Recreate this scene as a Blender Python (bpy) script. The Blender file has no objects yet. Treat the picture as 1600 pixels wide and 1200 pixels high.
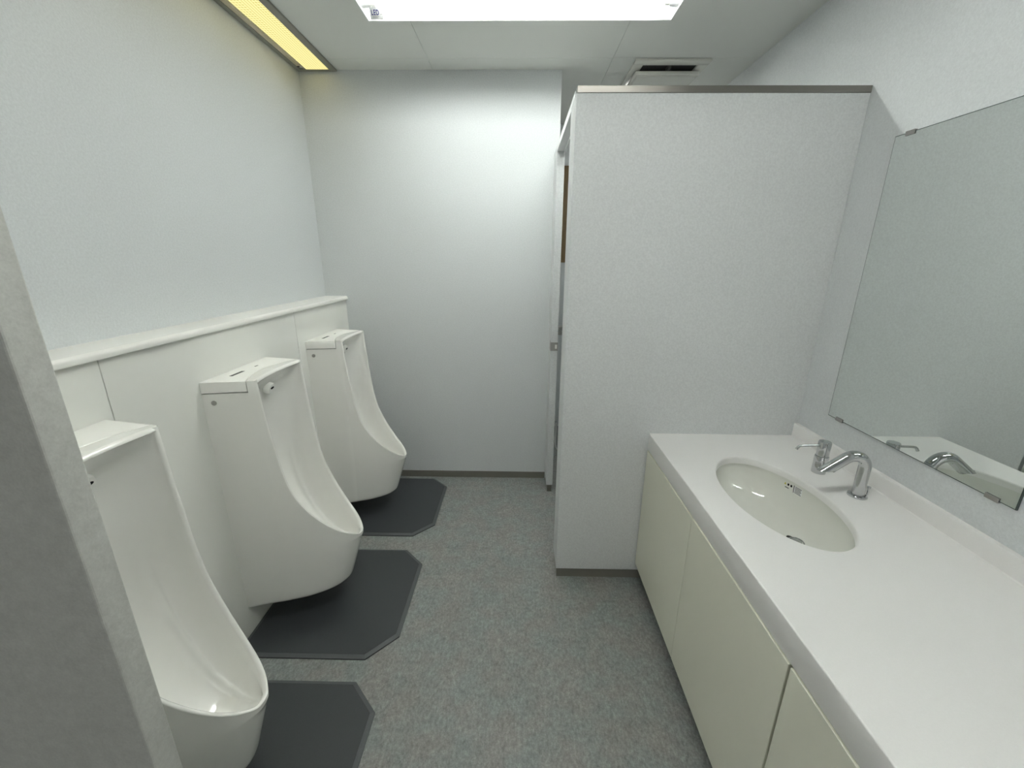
import bpy, bmesh, math
from mathutils import Vector, Matrix
C = bpy.context.scene.collection
S = bpy.context.scene

# ------------------------------------------------------------------ camera
CAM_F, PITCH, YAW, ROLL, EYE = 650.525, 0.2947, 0.0162, 0.0058, 1.455
def make_camera():
    cp, sp, cy, sy = math.cos(PITCH), math.sin(PITCH), math.cos(YAW), math.sin(YAW)
    f = Vector((-sy*cp, cy*cp, -sp)); r = Vector((cy, sy, 0)); u = r.cross(f)
    r2 = math.cos(ROLL)*r + math.sin(ROLL)*u
    u2 = math.cos(ROLL)*u - math.sin(ROLL)*r
    cd = bpy.data.cameras.new('camera'); cd.sensor_fit = 'HORIZONTAL'; cd.sensor_width = 36
    cd.lens = CAM_F/1600*36; cd.clip_start = 0.02; cd.clip_end = 50
    o = bpy.data.objects.new('camera', cd); C.objects.link(o)
    m = Matrix((r2, u2, -f)).transposed().to_4x4(); m.translation = (0, 0, EYE)
    o.matrix_world = m; S.camera = o
make_camera()

# ------------------------------------------------------------------ world, exposure
w = bpy.data.worlds.new('world'); S.world = w; w.use_nodes = True
w.node_tree.nodes['Background'].inputs[0].default_value = (0.9, 0.9, 0.85, 1)
w.node_tree.nodes['Background'].inputs[1].default_value = 0.0375
S.view_settings.view_transform = 'Standard'; S.view_settings.look = 'None'
S.view_settings.gamma = 1.0; S.view_settings.use_curve_mapping = False
S.view_settings.exposure = 4.38
LAMPS = [(-.0135, 2.014), (.10, .62)]   # recessed tube lights: middle of each opening
LAMP_HX, LAMP_HY = .6285, .080          # half size of the opening
TUBE_POWER = 2.75        # emission of the LED tube
WARM_POWER = 0.0575        # emission of the yellowed ceiling light

# ------------------------------------------------------------------ measured planes (metres)
XL, XA, XLE = -1.1826, -1.062, -1.049          # left wall, urinal panel, ledge front
XR, YB, ZC = 1.1675, 2.5707, 2.3995            # right wall, back wall, ceiling
YP, XP = 1.6353, 0.1859                        # stall partition front, its left end
XW = 0.2122                                    # right end of the back wall
YF, YS = -1.35, 3.5                            # wall behind the viewer, rear wall of the stall
XCF, ZCT = 0.5557, 0.7464                      # counter front, counter top

# ------------------------------------------------------------------ materials
def srgb(r, g, b):
    f = lambda v: (v/255/12.92) if v/255 <= 0.04045 else ((v/255+0.055)/1.055)**2.4
    return (f(r), f(g), f(b), 1)
def mat(name, col, rough=0.5, metal=0.0, spec=0.5, coat=0.0, noise=None, bump=None):
    """noise: list of (scale, low factor, high factor, stretch) multiplying the colour; bump: (scale, strength)"""
    m = bpy.data.materials.new(name); m.use_nodes = True
    nt = m.node_tree; b = nt.nodes['Principled BSDF']
    b.inputs['Base Color'].default_value = col; b.inputs['Roughness'].default_value = rough
    b.inputs['Metallic'].default_value = metal; b.inputs['Specular IOR Level'].default_value = spec
    if coat: b.inputs['Coat Weight'].default_value = coat; b.inputs['Coat Roughness'].default_value = 0.04
    if noise or bump:
        tc = nt.nodes.new('ShaderNodeNewGeometry')
    if noise:
        rgb = nt.nodes.new('ShaderNodeRGB'); rgb.outputs[0].default_value = col
        last = rgb.outputs[0]
        for sc, lo, hi, st in noise:
            mp = nt.nodes.new('ShaderNodeMapping'); mp.inputs['Scale'].default_value = st
            nt.links.new(tc.outputs['Position'], mp.inputs['Vector'])
            n = nt.nodes.new('ShaderNodeTexNoise'); n.inputs['Scale'].default_value = sc
            n.inputs['Detail'].default_value = 4; n.inputs['Roughness'].default_value = 0.6
            nt.links.new(mp.outputs[0], n.inputs['Vector'])
            mr = nt.nodes.new('ShaderNodeMapRange')
            mr.inputs[1].default_value = 0.3; mr.inputs[2].default_value = 0.7
            mr.inputs[3].default_value = lo; mr.inputs[4].default_value = hi
            nt.links.new(n.outputs[0], mr.inputs[0])
            mx = nt.nodes.new('ShaderNodeVectorMath'); mx.operation = 'SCALE'
            nt.links.new(last, mx.inputs[0]); nt.links.new(mr.outputs[0], mx.inputs['Scale'])
            last = mx.outputs[0]
        nt.links.new(last, b.inputs['Base Color'])
    if bump:
        n = nt.nodes.new('ShaderNodeTexNoise'); n.inputs['Scale'].default_value = bump[0]
        n.inputs['Detail'].default_value = 3
        nt.links.new(tc.outputs['Position'], n.inputs['Vector'])
        bp = nt.nodes.new('ShaderNodeBump'); bp.inputs['Strength'].default_value = bump[1]
        bp.inputs['Distance'].default_value = 0.002
        nt.links.new(n.outputs[0], bp.inputs['Height']); nt.links.new(bp.outputs[0], b.inputs['Normal'])
    return m
ONE = (1, 1, 1)
M = {}
M['wall'] = mat('wall_laminate', srgb(214, 218, 219), 0.55, spec=0.3, noise=[(170, 0.93, 1.06, ONE), (520, 0.95, 1.05, ONE)])
M['partition'] = mat('partition_laminate', srgb(218, 221, 221), 0.55, spec=0.3, noise=[(150, 0.92, 1.07, ONE), (480, 0.95, 1.05, ONE)])
M['screen'] = mat('screen_laminate', srgb(196, 197, 192), 0.55, spec=0.3, noise=[(60, 0.93, 1.06, ONE), (300, 0.94, 1.06, ONE)], bump=(120, 0.25))
M['ceiling'] = mat('ceiling_board', srgb(232, 234, 229), 0.9, spec=0.1, noise=[(300, 0.98, 1.02, ONE)])
M['floor'] = mat('vinyl_floor', srgb(140, 142, 140), 0.42, spec=0.35, noise=[(34, 0.86, 1.14, (1, 0.7, 1)), (85, 0.74, 1.26, (1.3, 0.8, 1)), (210, 0.84, 1.16, ONE), (5, 0.95, 1.05, ONE)])
def tint(m, a, b, scale):
    nt = m.node_tree; n = nt.nodes.new('ShaderNodeTexNoise'); n.inputs['Scale'].default_value = scale; n.inputs['Detail'].default_value = 3
    g = nt.nodes.new('ShaderNodeNewGeometry'); nt.links.new(g.outputs['Position'], n.inputs['Vector'])
    mr = nt.nodes.new('ShaderNodeMapRange'); mr.inputs[1].default_value = 0.38; mr.inputs[2].default_value = 0.62
    nt.links.new(n.outputs[0], mr.inputs[0])
    mx = nt.nodes.new('ShaderNodeMix'); mx.data_type = 'RGBA'; mx.inputs[6].default_value = a; mx.inputs[7].default_value = b
    nt.links.new(mr.outputs[0], mx.inputs[0])
    rgb = next(x for x in nt.nodes if x.type == 'RGB')
    for l in list(rgb.outputs[0].links):
        to = l.to_socket; nt.links.remove(l); nt.links.new(mx.outputs[2], to)
tint(M['floor'], srgb(144, 143, 140), srgb(139, 145, 143), 9)
M['base'] = mat('skirting_vinyl', srgb(120, 118, 110), 0.5)
M['ceramic'] = mat('white_ceramic', srgb(245, 245, 240), 0.12, spec=0.5, coat=0.4)
M['basin'] = mat('basin_ceramic', srgb(234, 235, 228), 0.03, spec=0.5, coat=0.3)
M['gloss'] = mat('white_gloss_panel', srgb(236, 237, 231), 0.08, spec=0.5)
M['ledge'] = mat('white_ledge', srgb(242, 242, 237), 0.25, spec=0.5)
M['lid'] = mat('white_plastic', srgb(246, 246, 241), 0.25)
M['counter'] = mat('counter_acrylic', srgb(241, 240, 238), 0.32, spec=0.4, noise=[(400, 0.985, 1.015, ONE)])
M['door'] = mat('ivory_laminate', srgb(233, 233, 217), 0.4, spec=0.35)
M['carcass'] = mat('cabinet_carcass', srgb(96, 96, 90), 0.6)
M['dark'] = mat('dark_gap', srgb(38, 38, 38), 0.7)
M['kick'] = mat('toe_kick', srgb(70, 70, 68), 0.6)
M['mat'] = mat('charcoal_rubber', srgb(66, 69, 72), 0.42, spec=0.45, noise=[(600, 0.9, 1.1, ONE)], bump=(900, 0.15))
M['mat_edge'] = mat('lighter_rubber', srgb(92, 95, 97), 0.5, spec=0.4, noise=[(500, 0.9, 1.1, ONE)])  # bevel round each mat, lighter in colour than the pad
M['chrome'] = mat('chrome', (0.60, 0.61, 0.62, 1), 0.06, metal=1)
M['steel'] = mat('brushed_steel', (0.42, 0.41, 0.39, 1), 0.35, metal=1)
M['cap'] = mat('aluminium_cap', (0.27, 0.255, 0.235, 1), 0.33, metal=1)
M['mirror'] = mat('mirror_silver', (0.80, 0.84, 0.825, 1), 0.0, metal=1)
M['mirror_edge'] = mat('mirror_edge', srgb(70, 82, 80), 0.3)
M['clip'] = mat('clip_metal', (0.45, 0.43, 0.42, 1), 0.25, metal=1)
M['enamel'] = mat('white_enamel', srgb(238, 240, 240), 0.35)
M['lampframe'] = mat('lamp_frame', srgb(150, 150, 142), 0.5)
M['lamprail'] = mat('lamp_rail', srgb(226, 214, 190), 0.4)
M['fan'] = mat('fan_plastic', srgb(228, 228, 220), 0.25)
M['black'] = mat('black_print', srgb(18, 18, 20), 0.6, spec=0.05)
M['grey_print'] = mat('grey_print', srgb(88, 90, 88), 0.6, spec=0.05)
M['pale_print'] = mat('label_paper', srgb(112, 113, 112), 0.6, spec=0.1)
M['yellow_print'] = mat('yellow_print', srgb(200, 190, 70), 0.6)
M['navy'] = mat('navy_print', srgb(14, 14, 60), 0.5, spec=0.05)
M['brown'] = mat('brown_wood', srgb(120, 100, 66), 0.5, noise=[(20, 0.85, 1.15, (8, 8, 1))])
M['pipe'] = mat('white_pipe', srgb(225, 226, 226), 0.3)

def emit(name, col, strength, stripes=False):
    m = bpy.data.materials.new(name); m.use_nodes = True; nt = m.node_tree
    for n in list(nt.nodes): nt.nodes.remove(n)
    o = nt.nodes.new('ShaderNodeOutputMaterial'); e = nt.nodes.new('ShaderNodeEmission')
    e.inputs[0].default_value = col; e.inputs[1].default_value = strength
    nt.links.new(e.outputs[0], o.inputs[0])
    if stripes:    # the moulded prisms of the cover
        g = nt.nodes.new('ShaderNodeNewGeometry'); sp = nt.nodes.new('ShaderNodeSeparateXYZ')
        nt.links.new(g.outputs['Position'], sp.inputs[0])
        def wave(sock, per):
            a = nt.nodes.new('ShaderNodeMath'); a.operation = 'MULTIPLY'; a.inputs[1].default_value = 2*math.pi/per
            nt.links.new(sock, a.inputs[0])
            s = nt.nodes.new('ShaderNodeMath'); s.operation = 'SINE'; nt.links.new(a.outputs[0], s.inputs[0])
            return s.outputs[0]
        wx = wave(sp.outputs[0], 0.0125); wy = wave(sp.outputs[1], 0.016)
        # length prisms in the middle third, diamond prisms towards both sides
        d = nt.nodes.new('ShaderNodeMath'); d.operation = 'ADD'; d.inputs[1].default_value = 1.062
        nt.links.new(sp.outputs[0], d.inputs[0])
        ab = nt.nodes.new('ShaderNodeMath'); ab.operation = 'ABSOLUTE'; nt.links.new(d.outputs[0], ab.inputs[0])
        gt = nt.nodes.new('ShaderNodeMath'); gt.operation = 'GREATER_THAN'; gt.inputs[1].default_value = 0.022
        nt.links.new(ab.outputs[0], gt.inputs[0])
        pr = nt.nodes.new('ShaderNodeMath'); pr.operation = 'MULTIPLY'
        nt.links.new(wy, pr.inputs[0]); nt.links.new(gt.outputs[0], pr.inputs[1])
        sm = nt.nodes.new('ShaderNodeMath'); sm.operation = 'ADD'
        nt.links.new(wx, sm.inputs[0]); nt.links.new(pr.outputs[0], sm.inputs[1])
        mr = nt.nodes.new('ShaderNodeMapRange'); mr.inputs[1].default_value = -1.3; mr.inputs[2].default_value = 0.7
        nt.links.new(sm.outputs[0], mr.inputs[0])
        mx = nt.nodes.new('ShaderNodeMix'); mx.data_type = 'RGBA'
        mx.inputs[6].default_value = (0.60, 0.56, 0.19, 1); mx.inputs[7].default_value = col
        nt.links.new(mr.outputs[0], mx.inputs[0]); nt.links.new(mx.outputs[2], e.inputs[0])
    return m
M['tube'] = emit('led_tube', (0.98, 1.0, 0.955, 1), TUBE_POWER)
M['stall_fill'] = emit('stall_fill_glass', (1.0, 0.98, 0.93, 1), 0.375)  # glow of the unseen fill lamp added in the stall
M['warm'] = emit('yellow_prismatic_cover', (1.0, 0.87, 0.40, 1), WARM_POWER, True)

# ------------------------------------------------------------------ helpers
def tag(o, label=None, cat=None, group=None, kind=None):
    if label: o['label'] = label
    if cat: o['category'] = cat
    if group: o['group'] = group
    if kind: o['kind'] = kind
    return o
def thing(name, label, cat, loc, group=None):
    o = bpy.data.objects.new(name, None); C.objects.link(o); o.location = loc; o.empty_display_size = 0.05
    return tag(o, label, cat, group)
class MB:
    """collects shapes; build() links them as one mesh object (coordinates are local to the parent)"""
    def __init__(s): s.bm = bmesh.new()
    def box(s, a, b, bev=0.0, seg=2):
        lo = [min(a[i], b[i]) for i in range(3)]; hi = [max(a[i], b[i]) for i in range(3)]
        r = bmesh.ops.create_cube(s.bm, size=1)
        for v in r['verts']:
            v.co = Vector([(lo[i]+hi[i])/2 + v.co[i]*(hi[i]-lo[i]) for i in range(3)])
        if bev:
            es = list({e for v in r['verts'] for e in v.link_edges})
            bmesh.ops.bevel(s.bm, geom=es, offset=bev, segments=seg, profile=0.5, affect='EDGES')
        return s
    def grid(s, rows, close_u=False, close_v=False, flip=False):
        vs = [[s.bm.verts.new(p) for p in r] for r in rows]
        n, m = len(rows), len(rows[0])
        for i in range(n if close_v else n-1):
            for j in range(m if close_u else m-1):
                q = [vs[i][j], vs[i][(j+1) % m], vs[(i+1) % n][(j+1) % m], vs[(i+1) % n][j]]
                if flip: q.reverse()
                try: s.bm.faces.new(q)
                except ValueError: pass
        return vs
    def poly(s, pts):
        s.bm.faces.new([s.bm.verts.new(p) for p in pts]); return s
    def prism(s, prof, axis, a, b):
        """closed profile (list of 2D) extruded along axis 0/1/2 from a to b, with end caps"""
        def P(p, t): l = list(p); l.insert(axis, t); return l
        A = [s.bm.verts.new(P(p, a)) for p in prof]; B = [s.bm.verts.new(P(p, b)) for p in prof]
        n = len(prof)
        for i in range(n): s.bm.faces.new([A[i], A[(i+1) % n], B[(i+1) % n], B[i]])
        s.bm.faces.new(A[::-1]); s.bm.faces.new(B); return s
    def lathe(s, prof, origin, axis=(0, 0, 1), seg=32):
        """profile of (radius, height) turned about an axis"""
        ax = Vector(axis).normalized(); t = ax.orthogonal().normalized(); u = ax.cross(t); o = Vector(origin)
        rows = [[o + ax*h + (t*math.cos(2*math.pi*k/seg)+u*math.sin(2*math.pi*k/seg))*max(r, 1e-5) for k in range(seg)] for r, h in prof]
        s.grid(rows, close_u=True); return s
    def tube(s, pts, r, seg=20, caps=True):
        pts = [Vector(p) for p in pts]; rows = []
        rr = r if isinstance(r, (list, tuple)) else [r]*len(pts)
        up = None
        for i, p in enumerate(pts):
            t = (pts[min(i+1, len(pts)-1)] - pts[max(i-1, 0)]).normalized()
            if up is None: up = t.orthogonal().normalized()
            up = (up - t*up.dot(t)).normalized(); v = t.cross(up)
            rows.append([p + (up*math.cos(2*math.pi*k/seg)+v*math.sin(2*math.pi*k/seg))*rr[i] for k in range(seg)])
        vs = s.grid(rows, close_u=True)
        if caps: s.bm.faces.new(vs[0][::-1]); s.bm.faces.new(vs[-1])
        return s
    def build(s, name, m, parent=None, smooth=None, weld=0.0):
        if weld: bmesh.ops.remove_doubles(s.bm, verts=s.bm.verts, dist=weld)
        bmesh.ops.recalc_face_normals(s.bm, faces=s.bm.faces)
        me = bpy.data.meshes.new(name); s.bm.to_mesh(me); s.bm.free()
        me.materials.append(m)
        if smooth is not None:
            for p in me.polygons: p.use_smooth = True
            me.set_sharp_from_angle(angle=math.radians(smooth))
        o = bpy.data.objects.new(name, me); C.objects.link(o)
        if parent: o.parent = parent
        return o
def struct(name, mb, m, smooth=None):
    o = mb.build(name, m, None, smooth); o['kind'] = 'structure'; return o
def dup(root, loc, label):
    r = root.copy(); C.objects.link(r); r.location = loc; r['label'] = label
    for ch in list(root.children):
        c = ch.copy(); C.objects.link(c); c.parent = r
        for g in list(ch.children):
            d = g.copy(); C.objects.link(d); d.parent = c
    return r
def spline(pts, n):
    """Catmull-Rom through pts, n samples per span"""
    P = [Vector(p) for p in pts]; out = []
    for i in range(len(P)-1):
        p0, p1, p2, p3 = P[max(i-1, 0)], P[i], P[i+1], P[min(i+2, len(P)-1)]
        for k in range(n):
            t = k/n
            out.append(0.5*((2*p1)+(p2-p0)*t+(2*p0-5*p1+4*p2-p3)*t*t+(3*p1-p0-3*p2+p3)*t**3))
    out.append(P[-1]); return out

# ================================================================== SETTING
T = 0.1
struct('floor', MB().box((XL-T, YF-T, -0.1), (XR+T, YS+T, 0)), M['floor'])
cl = MB()
xs = [XL, -0.469, 0.450, XR]; ys = [YF, -1.2, 0.62, 2.44, YS]
HOLES = [(x-LAMP_HX, x+LAMP_HX, y-LAMP_HY, y+LAMP_HY) for x, y in LAMPS]
def board(x0, x1, y0, y1, z0, z1, holes=HOLES):
    """a ceiling board with the light openings cut out"""
    for a, b, c, d in holes:
        if a < x1 and b > x0 and c < y1 and d > y0:
            a, b, c, d = max(a, x0), min(b, x1), max(c, y0), min(d, y1)
            for q in ((x0, a, y0, y1), (b, x1, y0, y1), (a, b, y0, c), (a, b, d, y1)):
                if q[1]-q[0] > 1e-5 and q[3]-q[2] > 1e-5: board(*q, z0, z1, holes)
            return
    cl.box((x0, y0, z0), (x1, y1, z1))
for i in range(3):
    for j in range(4):
        g = 0.0009
        board(xs[i]+(g if i else 0), xs[i+1]-(g if i < 2 else 0), ys[j]+(g if j else 0), ys[j+1]-(g if j < 3 else 0), ZC, ZC+0.01)
board(XL-T, XR+T, YF-T, YS+T, ZC+0.01, ZC+0.1)
struct('ceiling', cl, M['ceiling'])
struct('wall_left', MB().box((XL-T, YF, 0), (XL, YB, ZC)), M['wall'])
struct('wall_right', MB().box((XR, YF, 0), (XR+T, YS, ZC)), M['wall'])
struct('wall_back', MB().box((XL-T, YB, 0), (XW, YB+T, ZC)), M['wall'])
wn = MB()      # wall behind the viewer; its unseen entrance opening is added for fill light
wn.box((XL-T, YF-T, 0), (-0.75, YF, ZC)); wn.box((0.55, YF-T, 0), (XR+T, YF, ZC)); wn.box((-0.75, YF-T, 2.1), (0.55, YF, ZC))
struct('wall_near', wn, M['wall'])
struct('wall_stall_side', MB().box((XW-T, YB+T, 0), (XW, YS, ZC)), M['wall'])
struct('wall_stall_rear', MB().box((XW-T, YS, 0), (XR+T, YS+T, ZC)), M['wall'])
struct('baseboard_back', MB().box((XA, YB-0.006, 0), (XP, YB, 0.046), 0.002), M['base'])

# low panelled wall that the urinals hang on
pw = MB()
seams = [0.481, 1.003, 1.954, YB]
for i in range(3):
    a = seams[i]+(0.0012 if i else 0); b = seams[i+1]-(0.0012 if i < 2 else 0)
    pw.box((XA-0.012, a, 0), (XA, b, 1.203), 0.0006, 1)
pw.box((XL, 0.481, 0), (XA-0.012, YB, 1.203))
struct('wall_lower_left', pw, M['gloss'])
lg = thing('ledge', 'long white ledge running along the left wall above the urinals', 'ledge', (XL, (0.481+YB)/2, 1.203))
h = (YB-0.481)/2; d = XLE-XL
prof = [(0, 0)]+[(d-0.004, 0), (d-0.001, 0.0012), (d, 0.004)]
prof += [(d-0.012+0.012*math.cos(a), 0.0225-0.012+0.012*math.sin(a)) for a in [0.0, .4, .8, 1.2, 1.5708]]+[(0, 0.0225)]
MB().prism(prof, 1, -h, h).build('ledge_board', M['ledge'], lg, 40)

# ================================================================== STALL PARTITION
t = thing('stall_partition', 'grey laminate toilet stall partition with a metal top rail beside the washbasin counter', 'partition', ((XP+XR)/2, YP+0.02, 0))
ox, oy = t.location.x, t.location.y
def bx(a, b, bev=0.0): return MB().box((a[0]-ox, a[1]-oy, a[2]), (b[0]-ox, b[1]-oy, b[2]), bev)
bx((XP, YP, 0.0493), (XR, YP+0.04, 1.989), 0.0015).build('panel', M['partition'], t)
bx((XP+0.003, YP-0.002, 1.989), (XR, YP+0.042, 2.0101), 0.001).build('top_rail', M['cap'], t)
bx((XP+0.004, YP+0.006, 0), (XR, YP+0.034, 0.0493)).build('kick_strip', M['base'], t)
bx((XP, YP+0.04, 0.0493), (XP+0.04, 1.785, 1.989), 0.0015).build('corner_post', M['partition'], t)
bx((XP+0.006, YP+0.04, 0), (XP+0.034, 1.780, 0.0493)).build('kick_strip', M['base'], t)

t = thing('stall_doorway', 'narrow grey stall doorway with white header and steel strike against the back wall', 'doorway', (XP+0.02, 2.48, 0))
ox, oy = t.location.x, t.location.y
j = bx((XP, 2.39, 0.05), (XP+0.04, YB, 2.008), 0.0015).build('jamb', M['partition'], t)
bx((XP+0.006, 2.396, 0), (XP+0.034, YB-0.006, 0.05)).build('kick_strip', M['base'], t)
hd = bx((XP, 1.64, 1.989), (XP+0.04, 2.39, 2.008), 0.001)
hd.bm.free(); hd = MB()
hd.box((XP-ox, 1.785-oy, 1.978), (XP+0.034-ox, 2.39-oy, 2.008), 0.001)
hd.box((XP+0.034-ox, 1.785-oy, 1.968), (XP+0.040-ox, 2.39-oy, 2.008), 0.001)
hd.box((XP-ox, YP+0.043-oy, 1.9895), (XP+0.04-ox, 1.785-oy, 2.008))
hd.build('header_rail', M['enamel'], t)
sk = MB()
sk.box((XP-0.002-ox, 2.388-oy, 0.935), (XP-ox, 2.46-oy, 0.985), 0.0005)
sk.box((XP-0.002-ox, 2.387-oy, 0.935), (XP+0.041-ox, 2.390-oy, 0.985), 0.0005)
sp = sk.build('strike_plate', M['steel'], t)
MB().box((XP+0.024-ox, 2.3855-oy, 0.948), (XP+0.036-ox, 2.3872-oy, 0.972)).build('strike_hole', M['lid'], sp)

dr = MB(); dr.box((XP+0.044, 1.80, 0.07), (XP+0.62, 1.836, 1.96), 0.001)
struct('door_1', dr, M['partition'])
t = thing('paper_holder', 'dark metal paper holder just visible inside the stall behind the doorway', 'paper holder', (XW, 2.78, 0.985))
MB().box((0, -0.05, 0.012), (0.075, 0.05, 0.034), 0.003).build('holder_cover', M['steel'], t)
MB().box((0, -0.05, -0.018), (0.075, 0.05, 0.000), 0.003).build('holder_cover', M['steel'], t)
nb = MB(); nb.box((0.31, YS-0.02, 1.42), (0.395, YS, 2.12), 0.002)
tag(nb.build('wooden_board', M['brown']), 'brown wooden board on the stall rear wall glimpsed through the doorway', 'board')
t = thing('water_pipe', 'thin white water pipe with a stop valve low inside the stall', 'pipe', (XW, 2.80, 0.12))
MB().tube(spline([(0.0, 0, 0.20), (0.05, 0, 0.20), (0.062, 0, 0.16), (0.06, 0.0, 0.05), (0.08, 0.02, -0.02), (0.15, 0.08, -0.05)], 6), 0.006, 10).build('pipe', M['pipe'], t, 60)
MB().lathe([(0, -0.012), (0.012, -0.012), (0.013, 0), (0.012, 0.02), (0, 0.02)], (0.052, -0.004, 0.2), (0, -1, 0.2), 14).build('stop_valve', M['chrome'], t, 40)

# ================================================================== NEAR PRIVACY SCREEN
t = thing('privacy_screen', 'grey laminate screen panel at the left edge in front of the nearest urinal', 'screen', (-0.87, 0.461, 0))
MB().box((XL-t.location.x, -0.02, 0.0), (-0.5655-t.location.x, 0.02, 2.0), 0.0025).build('panel', M['screen'], t)
MB().box((XL-t.location.x, -0.022, 2.0), (-0.563-t.location.x, 0.022, 2.021), 0.001).build('top_rail', M['cap'], t)

# ================================================================== URINALS
PLAN = [(0, .190), (.06, .178), (.12, .167), (.17, .1545), (.2, .1465), (.225, .1392), (.25, .1303), (.275, .1198), (.31, .104), (.345, .085), (.375, .063), (.395, .041), (.407, .020), (.410, .0)]
RIMZ = [(.170, 1.05), (.173, 1.0), (.176, .95), (.180, .90), (.184, .85), (.189, .80), (.194, .75), (.200, .70), (.2085, .65), (.221, .60), (.243, .55), (.271, .50), (.307, .45), (.340, .412), (.368, .385), (.390, .364), (.404, .350), (.410, .346)]
CEN = [(1.05, .150, 1.035), (1.0, .106, .985), (.95, .092, .930), (.85, .084, .82), (.75, .080, .70), (.70, .083, .635), (.65, .094, .57), (.60, .112, .505), (.55, .138, .445), (.50, .172, .385), (.45, .215, .335), (.412, .262, .303), (.385, .308, .292), (.364, .350, .298), (.350, .383, .316), (.346, .397, .340)]
def interp(tab, x, c=1):
    t = sorted(tab)
    if x <= t[0][0]: return t[0][c]
    for a, b in zip(t, t[1:]):
        if x <= b[0]: return a[c]+(b[c]-a[c])*(x-a[0])/(b[0]-a[0])
    return t[-1][c]
_plan = spline([(p[0], p[1], 0) for p in PLAN], 24)
def plan_w(d):
    h = min(.03, d, max(0, .36-d))
    if h < .004: return _plan_w(d)
    return sum(_plan_w(d+h*k/6)*(7-abs(k)) for k in range(-6, 7))/49
def _plan_w(d):
    for a, b in zip(_plan, _plan[1:]):
        if a.x <= d <= b.x and b.x > a.x: return a.y+(b.y-a.y)*(d-a.x)/(b.x-a.x)
    return 0.0
ZB, DN = 0.120, 0.410
def taper(d, z):
    k = max(0.0, min(1.0, (0.335-z)/(0.335-ZB)))
    return d - 0.070*k*(d/DN)**2.2
def lid_edge(y): return 0.098 + 0.043*min(1, abs(y)/0.160)**1.8
def top_edge(y): return 0.152 + 0.019*min(1, abs(y)/0.154)**2.2
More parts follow.
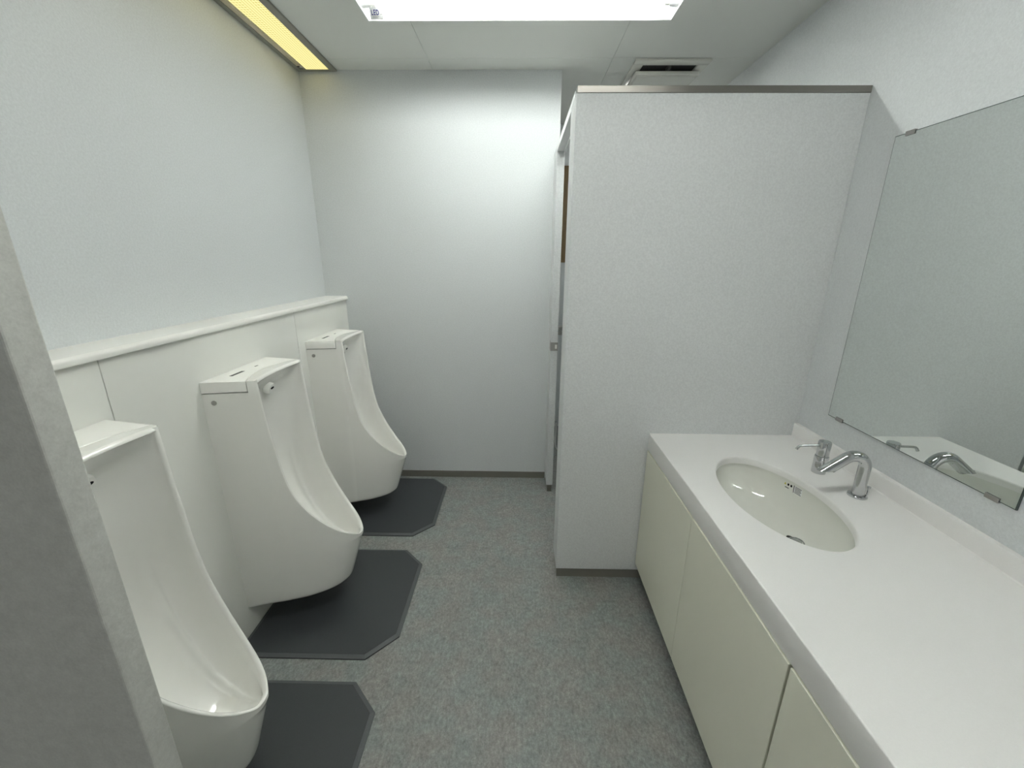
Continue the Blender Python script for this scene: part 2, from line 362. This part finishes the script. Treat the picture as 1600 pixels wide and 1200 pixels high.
def urinal_body():
    mb = MB()
    # rim samples along one side, from the top corner to the nose
    rim3 = spline([(d, z, 0) for d, z in RIMZ], 4)
    side = [(p.x, plan_w(p.x) if p.x < DN-1e-4 else 0.0, p.y) for p in rim3]
    # more samples round the nose, where the plan turns quickly
    nose = []
    K = len(side)-1
    # outer columns: wall -> lid boundary -> corner -> rim -> nose
    cols = [(d, plan_w(d), 1.010) for d in (0, .02, .045, .07, .095, .12, .141)]
    cols2 = [(.141, plan_w(.141), 1.05), (.156, plan_w(.156), 1.05)]
    DROP, RT, RB = 0.005, 0.013, 0.006
    pts = [Vector((d, w, z)) for d, w, z in side]
    frames = []
    for i, p in enumerate(pts):
        a, b = pts[max(i-1, 0)], pts[min(i+1, K)]
        if i == K: b = Vector((a.x, -a.y, a.z))
        tg = (b-a).normalized()
        tp = Vector((tg.x, tg.y, 0))
        if tp.length < 1e-6: tp = Vector((1, 0, 0))
        tp.normalize()
        n_in = Vector((tp.y, -tp.x, 0))
        if i == K: n_in = Vector((-1, 0, 0))
        q = min(i, K-1)
        t2 = pts[min(q+1, K)]-pts[max(q-1, 0)]
        U = Vector((-t2.z, 0, t2.x)).normalized()
        frames.append((n_in, U))
    def ztop(i): return pts[i] - frames[i][1]*DROP
    def column(d, w, z1, sgn):
        zs = [ZB, ZB+0.0035, ZB+0.008, ZB+0.015, ZB+0.03, ZB+0.06, 0.22, 0.27, 0.31, 0.332]
        out = []
        for k, z in enumerate(zs):
            ins = [0.009, 0.0045, 0.0018, 0.0004, 0, 0, 0, 0, 0, 0][k]
            dd = taper(d, z); f = max(0.0, d/DN)
            out.append(Vector((dd - ins*f**2, sgn*max(0, w-ins*(1 if w > 0.02 else w/0.02)*min(1, f*4)), z)))
        zm = min(z1-.002, 1.008)
        for k in range(1, 9):
            out.append(Vector((d, sgn*w, 0.332+(zm-0.332)*k/8)))
        out.append(Vector((d, sgn*w, z1 if z1 > 1.01 or z1 < 1.0 else 1.010)))
        return out
    for sgn in (1, -1):
        A = [column(d, w, z, sgn) for d, w, z in cols]
        mb.grid(A, flip=sgn < 0)
        B = [column(d, w, z, sgn) for d, w, z in cols2]
        for i in range(K+1):
            o = ztop(i); B.append(column(o.x, abs(o.y), o.z, sgn))
        mb.grid(B, flip=sgn < 0)
    # bottom
    lo = [column(d, w, z, 1)[0] for d, w, z in cols+cols2] + [column(ztop(i).x, abs(ztop(i).y), ztop(i).z, 1)[0] for i in range(K+1)]
    mb.grid([lo, [Vector((p.x, 0, p.z)) for p in lo], [Vector((p.x, -p.y, p.z)) for p in lo]])
    # rounded rim along both sides
    def arc(O, n, U, m=7):
        base = O - U*DROP; r = []
        for k in range(m+1):
            a = math.pi*k/m
            r.append(base + n*(RT/2*(1-math.cos(a))) + U*(RB*math.sin(a)))
        return r
    inner = {}
    for sgn in (1, -1):
        rows = []
        for i in range(K+1):
            n, U = frames[i]
            row = arc(pts[i], n, U)
            rows.append([Vector((p.x, p.y*sgn, p.z)) for p in row])
        mb.grid(rows, flip=sgn < 0); inner[sgn] = [r[-1] for r in rows]
    # interior rows
    NX = 76
    def row(k):
        L, R = inner[-1][k], inner[1][k]; zr = pts[k].z
        cz = (interp(CEN, zr, 1), interp(CEN, zr, 2))
        n = 2.1 + 2.6*max(0, min(1, (0.85-zr)/0.30))
        out = []
        for q in range(NX+1):
            a = math.pi*q/NX; c, s = math.cos(a), math.sin(a)
            yy = -math.copysign(abs(c)**(2/n), c); sg = max(0, s)**(2/n)
            amp = .007*max(0, min(1, (.76-zr)/.12))*max(0, min(1, (zr-.352)/.05))
            bump = amp*math.exp(-((abs(yy)-.74)/.075)**2)
            dx, dz = L.x-cz[0], L.z-cz[1]; l = math.hypot(dx, dz) or 1
            out.append(Vector((L.x-dx*sg+dx/l*bump, R.y*yy, L.z-dz*sg+dz/l*bump)))
        return out
    rows = [row(k) for k in range(K+1)]
    # front edge of the top: rounded strip from the flat top down into the hollow
    TW = abs(inner[1][0].y)
    top = []
    corner_l = arc(pts[0], *frames[0]); 
    ny = 28
    for q in range(ny+1):
        y0 = -TW + 2*TW*q/ny
        e = top_edge(y0)
        strip = []
        for k in range(7):
            a = math.pi/2*k/6
            r = 0.010
            strip.append(Vector((e - r + r*math.sin(a), y0, 1.05 - r + r*math.cos(a))))
        top.append(strip)
    # outermost strips reach the outside corner
    for sgn, idx in ((-1, 0), (1, -1)):
        ext = [Vector((p.x, sgn*plan_w(min(.1680, max(.15, p.x))), p.z)) for p in top[idx]]
        if sgn < 0: top.insert(0, ext)
        else: top.append(ext)
    mb.grid(top)
    # hollow, re-sampled so that its first row starts under the rounded front edge
    first = []
    for q in range(NX+1):
        y0 = rows[0][q].y; first.append(Vector((top_edge(y0), y0, 1.0400)))
    rows[0] = first
    mb.grid(rows)
    # flat top strip in front of the lid, and the seat under the lid
    st = []
    for q in range(33):
        f = -1+2*q/32
        y1 = f*plan_w(.141); y2 = f*plan_w(.158)
        st.append([Vector((lid_edge(y1), y1, 1.010)), Vector((lid_edge(y1), y1, 1.0485)), Vector((lid_edge(y1)+.0012, y1, 1.05)), Vector((top_edge(y2)-.010, y2, 1.05))])
    mb.grid(st)
    seat = []
    for q in range(33):
        f = -1+2*q/32; y1 = f*plan_w(.141)
        seat.append([Vector((0, f*plan_w(0), 1.010)), Vector((lid_edge(y1)+.001, y1, 1.010))])
    mb.grid(seat)
    return mb
def urinal_lid():
    mb = MB(); G = 0.0022
    def ring(ins, z):
        p = []
        n = 32
        for q in range(n+1):
            f = -1+2*q/n; y = f*(plan_w(.138)-ins); p.append(Vector((lid_edge(y)-G-ins, y, z)))
        for q in range(8, -1, -1):
            d = .135*q/8; 
            p.append(Vector((max(d-ins, .001), plan_w(d)-ins, z)))
        for q in range(0, 9):
            d = .135*q/8
            p.append(Vector((max(d-ins, .001), -(plan_w(d)-ins), z)))
        return p
    rs = [ring(0, 1.0132), ring(0, 1.0485), ring(.0008, 1.0500), ring(.0022, 1.0508)]
    vs = mb.grid(rs, close_u=True)
    cc = ring(.0022, 1.0508); n = 32
    fr = cc[:n+1]
    mb.grid([fr, [Vector((.001, p.y*(plan_w(0)-.0022)/(plan_w(.138)-.0022), p.z)) for p in fr]])
    return mb
def make_urinal(loc, label):
    t = thing('urinal', label, 'urinal', loc, 'urinals along the left wall')
    b = urinal_body().build('body', M['ceramic'], t, 38, weld=0.0004)
    ld = urinal_lid().build('lid', M['lid'], t, 35, weld=0.0002)
    MB().box((.045, -.105, 1.0507), (.057, -.035, 1.0512)).build('lid_label', M['grey_print'], ld)
    MB().box((.050, .030, 1.0507), (.056, .050, 1.0512)).build('lid_marking', M['grey_print'], ld)
    for sgn in (1, -1):
        n = Vector((.20, sgn, 0)).normalized(); o = Vector((.032, sgn*(plan_w(.032)-.001), .978))
        c = MB().lathe([(0, 0), (.0085, 0), (.0085, .002), (.0075, .0032), (.003, .0034), (.0028, .0022), (0, .0022)], o, n, 20).build('bolt_cap', M['steel'], t, 40)
    ax = Vector((1, 0, -.30)).normalized(); o = Vector((.098, 0, .980))
    k = MB().lathe([(0, 0), (.0240, 0), (.0240, .013), (.0222, .023), (.0190, .0268), (.006, .0275), (0, .0275)], o, ax, 28).build('water_spreader', M['lid'], t, 35)
    u = Vector((0, 1, 0)); v = ax.cross(u)
    c = o+ax*.0279 - v*(-.004)
    sl = MB(); pts = []
    for q in range(20):
        a = 2*math.pi*q/20; pts.append(o + ax*.0279 + u*(.011*math.cos(a)) - v*(.005*math.sin(a)) + v*.004)
    sl.poly(pts); sl.poly([p+ax*.0003 for p in pts])
    sl.build('water_slot', M['black'], k)
    return t
YU = [.790, 1.495, 2.207]
u0 = make_urinal((XA, YU[1], 0), 'white urinal in the middle of the three along the left wall')
dup(u0, (XA, YU[0], 0), 'white urinal nearest the viewer partly hidden behind the grey screen edge')
dup(u0, (XA, YU[2], 0), 'white urinal farthest away beside the back wall')

# ================================================================== FLOOR MATS
def make_mat(loc, label):
    X0, X1, H2, CH, BV, TH = 0.0, 0.596, 0.306, 0.102, 0.014, 0.0125
    t = thing('floor_mat', label, 'mat', loc, 'floor mats under the urinals')
    def ring(i, z):
        k = i*0.414
        return [Vector((X0+i, -H2+i, z)), Vector((X1-CH-k, -H2+i, z)), Vector((X1-i, -H2+CH+k, z)), Vector((X1-i, H2-CH-k, z)), Vector((X1-CH-k, H2-i, z)), Vector((X0+i, H2-i, z))]
    mb = MB(); mb.grid([ring(0, 0), ring(0, .0055)], close_u=True)
    mb.grid([ring(BV, TH-.0008), ring(BV+.0006, TH)], close_u=True)
    mb.poly(ring(BV+.0006, TH)); mb.poly(ring(0, 0)[::-1])
    mb.build('mat_pad', M['mat'], t, None, weld=.0001)
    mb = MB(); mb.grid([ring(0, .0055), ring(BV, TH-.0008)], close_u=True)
    e = mb.build('bevelled_edge', M['mat_edge'], t); e['label'] = 'lighter bevelled edge'
    return t
m0 = make_mat((XA+.001, 1.495, 0), 'charcoal floor mat with cut corners under the middle urinal')
dup(m0, (XA+.001, .795, 0), 'charcoal floor mat with cut corners under the nearest urinal')
dup(m0, (XA+.001, 2.222, 0), 'charcoal floor mat with cut corners against the back wall under the farthest urinal')

# ================================================================== COUNTER, BASIN, TAP
YC0 = 0.13; CX, CY = 0.815, 1.163; EA, EB = 0.150, 0.259
ct = thing('countertop', 'long white washbasin counter with low backsplash along the right wall', 'counter', (XCF, YC0, ZCT))
mb = MB(); L = YP-YC0
x0, x1 = 0.003, XR-XCF
N = 96
cxl, cyl = CX-XCF, CY-YC0
def rect_pt(a):
    dx, dy = EA*math.cos(a), EB*math.sin(a)
    ts = []
    if dx > 1e-9: ts.append((x1-cxl)/dx)
    if dx < -1e-9: ts.append((x0-cxl)/dx)
    if dy > 1e-9: ts.append((L-cyl)/dy)
    if dy < -1e-9: ts.append((0-cyl)/dy)
    k = min(ts); return Vector((cxl+dx*k, cyl+dy*k, 0))
angs = [2*math.pi*k/N for k in range(N)] + [math.atan2((y-cyl)/EB, (x-cxl)/EA) % (2*math.pi) for x in (x0, x1) for y in (0, L)]
angs = sorted(set(angs))
ell = lambda e, z: [Vector((cxl+(EA+e)*math.cos(a), cyl+(EB+e)*math.sin(a), z)) for a in angs]
lower = [rect_pt(a)+Vector((0, 0, -.024)) for a in angs]
rings = [[rect_pt(a) for a in angs], ell(.006, 0), ell(.0035, -.0006), ell(.0012, -.0025), ell(0, -.006), ell(0, -.024), lower]
mb.grid(rings, close_u=True, close_v=True)
ZAB = 0.672-ZCT
prof = [(0.003, 0), (0.0012, -.0006), (0.0003, -.002), (0, -.004), (0, ZAB+.002), (.001, ZAB), (0.018, ZAB), (0.018, -.024), (0.003, -.024)]
mb.prism(prof, 1, 0, L)
mb.build('counter_slab', M['counter'], ct, 40)
bt = XR-1.1519; zb = .8023-ZCT
prof = [(x1, 0), (x1, zb), (x1-bt+.004, zb), (x1-bt+.001, zb-.001), (x1-bt, zb-.004), (x1-bt, .003), (x1-bt-.003, 0.0002)]
MB().prism(prof, 1, 0, L).build('backsplash', M['counter'], ct, 40)

wb = thing('washbasin', 'oval ivory white undermount washbasin set into the counter', 'washbasin', (CX, CY, ZCT))
DX = 0.088; DEP = 0.164
def basin_ring(r, z, e=0.0):
    s = 1-r
    return [Vector((DX*s + (EA+.006+e)*r*math.cos(2*math.pi*k/72), (EB+.006+e)*r*math.sin(2*math.pi*k/72), z)) for k in range(72)]
rows = [basin_ring(1.0, -.0245, .02), basin_ring(1.0, -.0242)]
for k in range(1, 25):
    f = k/24
    r = math.cos(f*math.pi/2)**0.80
    z = -.0242 - (DEP-.0242)*math.sin(f*math.pi/2)**0.95
    if r < 0.09: r = 0.09; 
    rows.append(basin_ring(r, z))
    if r <= 0.09: break
mb = MB(); mb.grid(rows, close_u=True)
mb.build('bowl', M['basin'], wb, 60)
ZD = rows[-1][0].z
dm = MB(); dm.lathe([(.024, .000), (.024, .002), (.021, .004), (.0185, .003), (.0180, .001)], (DX*.98, -.010, ZD), (0, 0, 1), 28)
dr_ = dm.build('drain_ring', M['chrome'], wb, 50)
MB().lathe([(0, .007), (.010, .0065), (.0158, .004), (.0165, .001), (0, .001)], (DX*.98, -.010, ZD), (0, 0, 1), 28).build('drain_plug', M['chrome'], wb, 50)
# printed care marks under the rear edge of the bowl
lbl = MB(); 
def basin_pt(ang, k):
    ra, rb = rows[k], rows[k+1]
    a = (ang % (2*math.pi))/(2*math.pi)*72; i = int(a) % 72; f = a-int(a)
    return ra[i].lerp(ra[(i+1) % 72], f)
def on_bowl(u, v, lift=.0007):
    """u: metres along the rim from the middle of the rear edge, v: metres below the rim edge"""
    ang = u/EB
    # walk down the column
    k = 1; prev = basin_pt(ang, 1); rest = v
    while True:
        nx = basin_pt(ang, k+1); l = (nx-prev).length
        if rest <= l or k > 15: break
        rest -= l; prev = nx; k += 1
    p = prev.lerp(nx, rest/l)
    n = (Vector((DX*.5, 0, .05))-p).normalized()
    return p+n*lift
def decal(u0, u1, v0, v1, lift=.0007):
    nu, nv = 4, 3
    return [[on_bowl(u0+(u1-u0)*i/nu, v0+(v1-v0)*j/nv, lift) for i in range(nu+1)] for j in range(nv+1)]
UC, VC = 0.125, 0.012
lp = MB(); lp.grid(decal(UC-.032, UC+.002, VC, VC+.026))
lo = lp.build('care_label', M['enamel'], wb)
g = MB()
g.grid(decal(UC-.001, UC+.002, VC, VC+.026, .0011))
for i in range(5):
    g.grid(decal(UC-.030+.003*(i % 2), UC-.004, VC+.002+.005*i, VC+.0045+.005*i, .0011))
g.grid(decal(UC+.020, UC+.036, VC+.019, VC+.022, .0011))
g.build('label_print', M['grey_print'], lo)
g = MB(); g.poly([on_bowl(UC+.032, VC+.012, .0011), on_bowl(UC+.040, VC+.012, .0011), on_bowl(UC+.036, VC+.003, .0011)])
g.build('warning_triangle', M['yellow_print'], lo)
g = MB(); g.grid(decal(UC+.008, UC+.015, VC+.004, VC+.012, .0011)); g.grid(decal(UC+.020, UC+.027, VC+.004, VC+.012, .0011))
g.build('warning_mark', M['black'], lo)

fc = thing('faucet', 'chrome arched faucet spout on the counter behind the oval basin', 'faucet', (1.065, 1.167, ZCT+.0004))
MB().lathe([(0, 0), (.0265, 0), (.0268, .002), (.0255, .005), (.021, .0065), (0, .0065)], (0, 0, 0), (0, 0, 1), 36).build('flange', M['chrome'], fc, 40)
path = [(0, 0, .005), (0, 0, .03), (0, 0, .06), (0, 0, .090)]
R0, A1 = 0.040, math.radians(128)
for k in range(1, 15):
    a = A1*k/14; path.append((-R0+R0*math.cos(a), 0, .096+R0*math.sin(a)))
e = Vector(path[-1]); dv = Vector((-math.sin(A1), 0, math.cos(A1)))
for k in (.018, .036, .052, .064): path.append(tuple(e+dv*k))
rr = [.0165]*len(path)
spo = MB().tube(path, rr, 28, caps=False)
spo.bm.verts.ensure_lookup_table()
last = list(spo.bm.verts)[-28:]
zc = sum(v.co.z for v in last)/28 - .002      # the mouth is cut nearly level
for v in last:
    k = (zc + .18*(v.co.x-last[0].co.x) - v.co.z)/dv.z
    v.co += dv*k
cen = sum((v.co for v in last), Vector())/28
mouth = [[v.co.copy() for v in last], [cen+(v.co-cen)*.86 + Vector((0, 0, .0005)) for v in last], [cen+(v.co-cen)*.80 + Vector((0, 0, .006)) for v in last], [cen + Vector((0, 0, .006))+(v.co-cen)*.01 for v in last]]
spo.grid(mouth, close_u=True)
spo.build('spout', M['chrome'], fc, 40)
MB().tube([(.034, .004, 0), (.034, .004, .024), (.034, .004, .0245), (.034, .004, .029)], [.0028, .0028, .0055, .0055], 12).build('pop_up_rod', M['chrome'], fc, 40)

hv = thing('mixer_valve', 'chrome cylindrical mixer valve with a thin lever on the counter beyond the faucet', 'mixer valve', (1.047, 1.318, ZCT+.0004))
MB().lathe([(0, 0), (.0215, 0), (.0215, .060), (.0205, .0625), (.0, .0625)], (0, 0, 0), (0, 0, 1), 36).build('valve_base', M['chrome'], hv, 40)
hk = MB().lathe([(0, .0625), (.0185, .0625), (.0190, .066), (.0195, .112), (.0180, .115), (0, .1155)], (0, 0, 0), (0, 0, 1), 36).build('handle_knob', M['chrome'], hv, 40)
MB().tube(spline([(-.017, 0, .101), (-.05, .002, .099), (-.075, .003, .097), (-.083, .003, .094), (-.090, .003, .084)], 5), [.0042]*16+[.0048]*4+[.0052], 14).build('lever', M['chrome'], hk, 50)

# ================================================================== CABINETS
def cabinet(y0, y1, cuts, label):
    t = thing('vanity_cabinet', label, 'cabinet', (0.86, (y0+y1)/2, 0), 'cabinets under the counter')
    ox, oy = t.location.x, t.location.y
    F, B, Z0, Z1 = 0.572, XR-.004, 0.094, 0.670
    p = lambda a, b, bev=0: ((a[0]-ox, a[1]-oy, a[2]), (b[0]-ox, b[1]-oy, b[2]), bev)
    mb = MB()
    mb.box(*p((F, y0, Z0), (B, y0+.016, Z1))); mb.box(*p((F, y1-.016, Z0), (B, y1, Z1)))
    mb.box(*p((F, y0+.016, Z0), (B, y1-.016, Z0+.016))); mb.box(*p((B-.008, y0+.016, Z0+.016), (B, y1-.016, Z1)))
    mb.build('body', M['carcass'], t)
    MB().box(*p((F+.03, y0, 0), (F+.045, y1, Z0))).build('toe_kick', M['kick'], t)
    for a, b in cuts:
        MB().box(*p((.5530, a, Z0-.001), (F-.001, b, .6695), .0012)).build('door', M['door'], t)
    return t
cabinet(.650, YP-.004, [(.6525, 1.1458), (1.1488, YP-.006)], 'ivory two door cabinet under the basin next to the stall partition')
cabinet(.140, .6465, [(.142, .6455)], 'ivory single door cabinet under the counter nearest the viewer')

# ================================================================== MIRROR
MY0, MY1, MZ0, MZ1 = .8638, 1.4814, .8973, 1.8212
t = thing('wall_mirror', 'frameless rectangular mirror on the right wall above the washbasin', 'mirror', (XR, (MY0+MY1)/2, MZ0))
hw = (MY1-MY0)/2; hh = MZ1-MZ0
MB().box((-.0048, -hw, 0), (-.0005, hw, hh)).build('mirror_backing', M['mirror_edge'], t)
MB().box((-.0055, -hw+.0022, .0022), (-.0048, hw-.0022, hh-.0022)).build('mirror_glass', M['mirror'], t)
for yy, zz, up in ((1.427, MZ1, 1), (.915, MZ1, 1), (1.425, MZ0, -1), (.915, MZ0, -1)):
    y = yy-(MY0+MY1)/2; z = zz-MZ0
    c = MB(); c.box((-.0085, y-.016, min(z-up*.009, z+up*.002)), (-.0057, y+.016, max(z-up*.009, z+up*.002)), .0012)
    c.box((-.0085, y-.016, min(z+up*.0005, z+up*.004)), (0, y+.016, max(z+up*.0005, z+up*.004)), .0008)
    c.build('clip', M['clip'], t)

# ================================================================== CEILING LED LIGHT
lt = thing('ceiling_light', 'bright white tube light recessed in the ceiling across the room', 'ceiling light', (LAMPS[0][0], LAMPS[0][1], ZC), 'tube light fixtures')
LH, E0, W1, ZE, ZT, ZTU, YTU = LAMP_HX-.0005, LAMP_HY-.0005, .045, -.0005, .066, .0255, 0.0
hs = MB()
hs.prism([(-E0, ZE), (-W1, ZT), (W1, ZT), (E0, ZE), (E0-.002, ZE), (W1-.003, ZT-.0022), (-W1+.003, ZT-.0022), (-E0+.002, ZE)], 0, -LH, LH)
hs.build('reflector', M['enamel'], lt)
fl = MB()
for a, b in (((-LH-.003, -E0-.003), (LH+.003, -E0+.001)), ((-LH-.003, E0-.001), (LH+.003, E0+.003)), ((-LH-.003, -E0+.001), (-LH+.001, E0-.001)), ((LH-.001, -E0+.001), (LH+.003, E0-.001))):
    fl.box((a[0], a[1], -.0016), (b[0], b[1], -.0004))
fl.build('trim_frame', M['enamel'], lt)
for sgn in (-1, 1):
    ep = MB(); ep.prism([(-E0, ZE), (E0, ZE), (W1, ZT), (-W1, ZT)], 0, sgn*(LH-.0015), sgn*LH); ep.build('end_plate', M['enamel'], lt)
    so = MB(); so.lathe([(0, 0), (.0185, 0), (.0195, .004), (.0195, .018), (.018, .022), (.0165, .034), (0, .034)], (sgn*(LH-.002), YTU, ZTU), (-sgn, 0, 0), 24)
    so.box((sgn*(LH-.004), YTU-.016, ZTU), (sgn*(LH-.02), YTU+.016, ZT-.003), .002)
    so.build('socket', M['enamel'], lt, 40)
    MB().lathe([(.0142, 0), (.0142, .020), (.0137, .022), (.0, .022)], (sgn*(LH-.034), YTU, ZTU), (-sgn, 0, 0), 24).build('tube_cap', M['lid'], lt, 40)
tb = MB(); tb.lathe([(0, 0), (.0135, 0), (.0135, 2*(LH-.055)), (0, 2*(LH-.055))], (-(LH-.055), YTU, ZTU), (1, 0, 0), 24)
tb.build('led_tube', M['tube'], lt, 40)
# printed label on the far wing of the reflector
wu = Vector((0, -(E0-.002-(W1-.003)), (ZT-.0022)-ZE)); wl = wu.length; wu.normalize()
wo = Vector((-LH+.008, E0-.002, ZE)); wn = Vector((0, -wu.z, wu.y)).normalized()
if wn.z > 0: wn = -wn
def wing(a, b, lift): return wo + Vector((1, 0, 0))*a + wu*b + wn*lift
def wrect(mb, a0, a1, b0, b1, lift): mb.poly([wing(a0, b0, lift), wing(a1, b0, lift), wing(a1, b1, lift), wing(a0, b1, lift)])
lp = MB(); wrect(lp, .004, .056, .002, .046, .0004); wl_ = lp.build('label', M['pale_print'], lt)
cu = bpy.data.curves.new('LED', 'FONT'); cu.body = 'LED'; cu.size = .019; cu.offset = .0004; cu.space_character = 1.1; cu.align_x = 'LEFT'
to = bpy.data.objects.new('LED', cu); C.objects.link(to)
bpy.context.view_layer.update()
me = bpy.data.meshes.new_from_object(to.evaluated_get(bpy.context.evaluated_depsgraph_get()))
bpy.data.objects.remove(to)
for v in me.vertices: v.co = wing(.009+v.co.x*.95, .0165+v.co.y*1.25, .0009)
me.materials.clear(); me.materials.append(M['navy'])
lo = bpy.data.objects.new('label_text', me); C.objects.link(lo); lo.parent = wl_
g = MB()
wrect(g, .044, .055, .0175, .0198, .0009); wrect(g, .013, .040, .0105, .0130, .0009); wrect(g, .013, .034, .0068, .0090, .0009)
g.build('label_print', M['grey_print'], wl_)
g = MB(); wrect(g, .044, .055, .0035, .0052, .0009); g.build('label_print', M['grey_print'], wl_)
dup(lt, (LAMPS[1][0], LAMPS[1][1], ZC), 'white tube light recessed in the ceiling nearer the viewer above the mirror')
sl = thing('stall_fill_light', 'small round fill lamp added unseen on the stall ceiling', 'ceiling light', (.78, 3.12, ZC))  # out of view, added to brighten the stall and its ceiling
MB().lathe([(0, -.0002), (.135, -.0002), (.135, -.018), (.128, -.022), (0, -.022)], (0, 0, 0), (0, 0, 1), 40).build('fill_lamp_base', M['enamel'], sl, 40)
MB().lathe([(.122, -.0225), (.122, -.045), (.105, -.066), (.06, -.080), (0, -.083)], (0, 0, 0), (0, 0, 1), 40).build('fill_lamp_glass', M['stall_fill'], sl, 60)

# ================================================================== YELLOWED CEILING LIGHT
Y0, Y1 = 0.66, 2.566
t = thing('recessed_light', 'yellow glowing prismatic ceiling light strip in the corner above the left wall', 'ceiling light', (-1.082, (Y0+Y1)/2, ZC))
ox, oy = t.location.x, t.location.y
hy = (Y1-Y0)/2; z0 = -.010
fr = MB()
fr.box((-1.181-ox, -hy, z0), (-1.160-ox, hy, -.0002), .001); fr.box((-1.008-ox, -hy, z0), (-.976-ox, hy, -.0002), .001)
fr.box((-1.160-ox, hy-.022, z0), (-1.008-ox, hy, -.0002), .001); fr.box((-1.160-ox, -hy, z0), (-1.008-ox, -hy+.022, -.0002), .001)
fr.build('frame', M['lampframe'], t)
MB().box((-1.128-ox, -hy+.022, -.0075), (-1.008-ox, hy-.022, -.0035)).build('prismatic_cover', M['warm'], t)
MB().box((-1.160-ox, -hy+.022, -.0068), (-1.142-ox, hy-.06, -.002), .001).build('side_rail', M['lamprail'], t)
MB().box((-1.141-ox, -hy+.022, -.0055), (-1.129-ox, hy-.022, -.002)).build('cover_edge', M['lamprail'], t)
MB().box((-1.160-ox, hy-.058, -.008), (-1.148-ox, hy-.05, -.002), .001).build('latch', M['dark'], t)

# ================================================================== VENT
FX0, FX1, FY0, FY1 = .562, .938, 2.440, 2.816
t = thing('ceiling_vent', 'square white ceiling fan cover with dark slot above the stall', 'vent', ((FX0+FX1)/2, (FY0+FY1)/2, ZC))
hx = (FX1-FX0)/2; FW = .050
fr = MB()
for a, b in (((-hx, -hx), (hx, -hx+FW)), ((-hx, hx-FW), (hx, hx)), ((-hx, -hx+FW), (-hx+FW, hx-FW)), ((hx-FW, -hx+FW), (hx, hx-FW))):
    fr.box((a[0], a[1], -.013), (b[0], b[1], -.0002), .003, 2)
fr.build('frame', M['fan'], t, 35)
MB().box((-hx+FW, -hx+FW, -.004), (hx-FW, hx-FW, -.001)).build('dark_duct', M['dark'], t)
ih = hx-.024
pn = MB(); pn.box((-ih, -hx+.088, -.040), (ih, hx-.040, -.021), .004, 3)
pn.box((-ih+.010, -hx+.098, -.0435), (ih-.010, hx-.050, -.0395), .0025, 2)
pn.build('cover_panel', M['fan'], t, 50)
for xx in (0,):
    MB().box((xx-.007, -hx+.060, -.0215), (xx+.007, -hx+.110, -.0045)).build('rib', M['kick'], t)
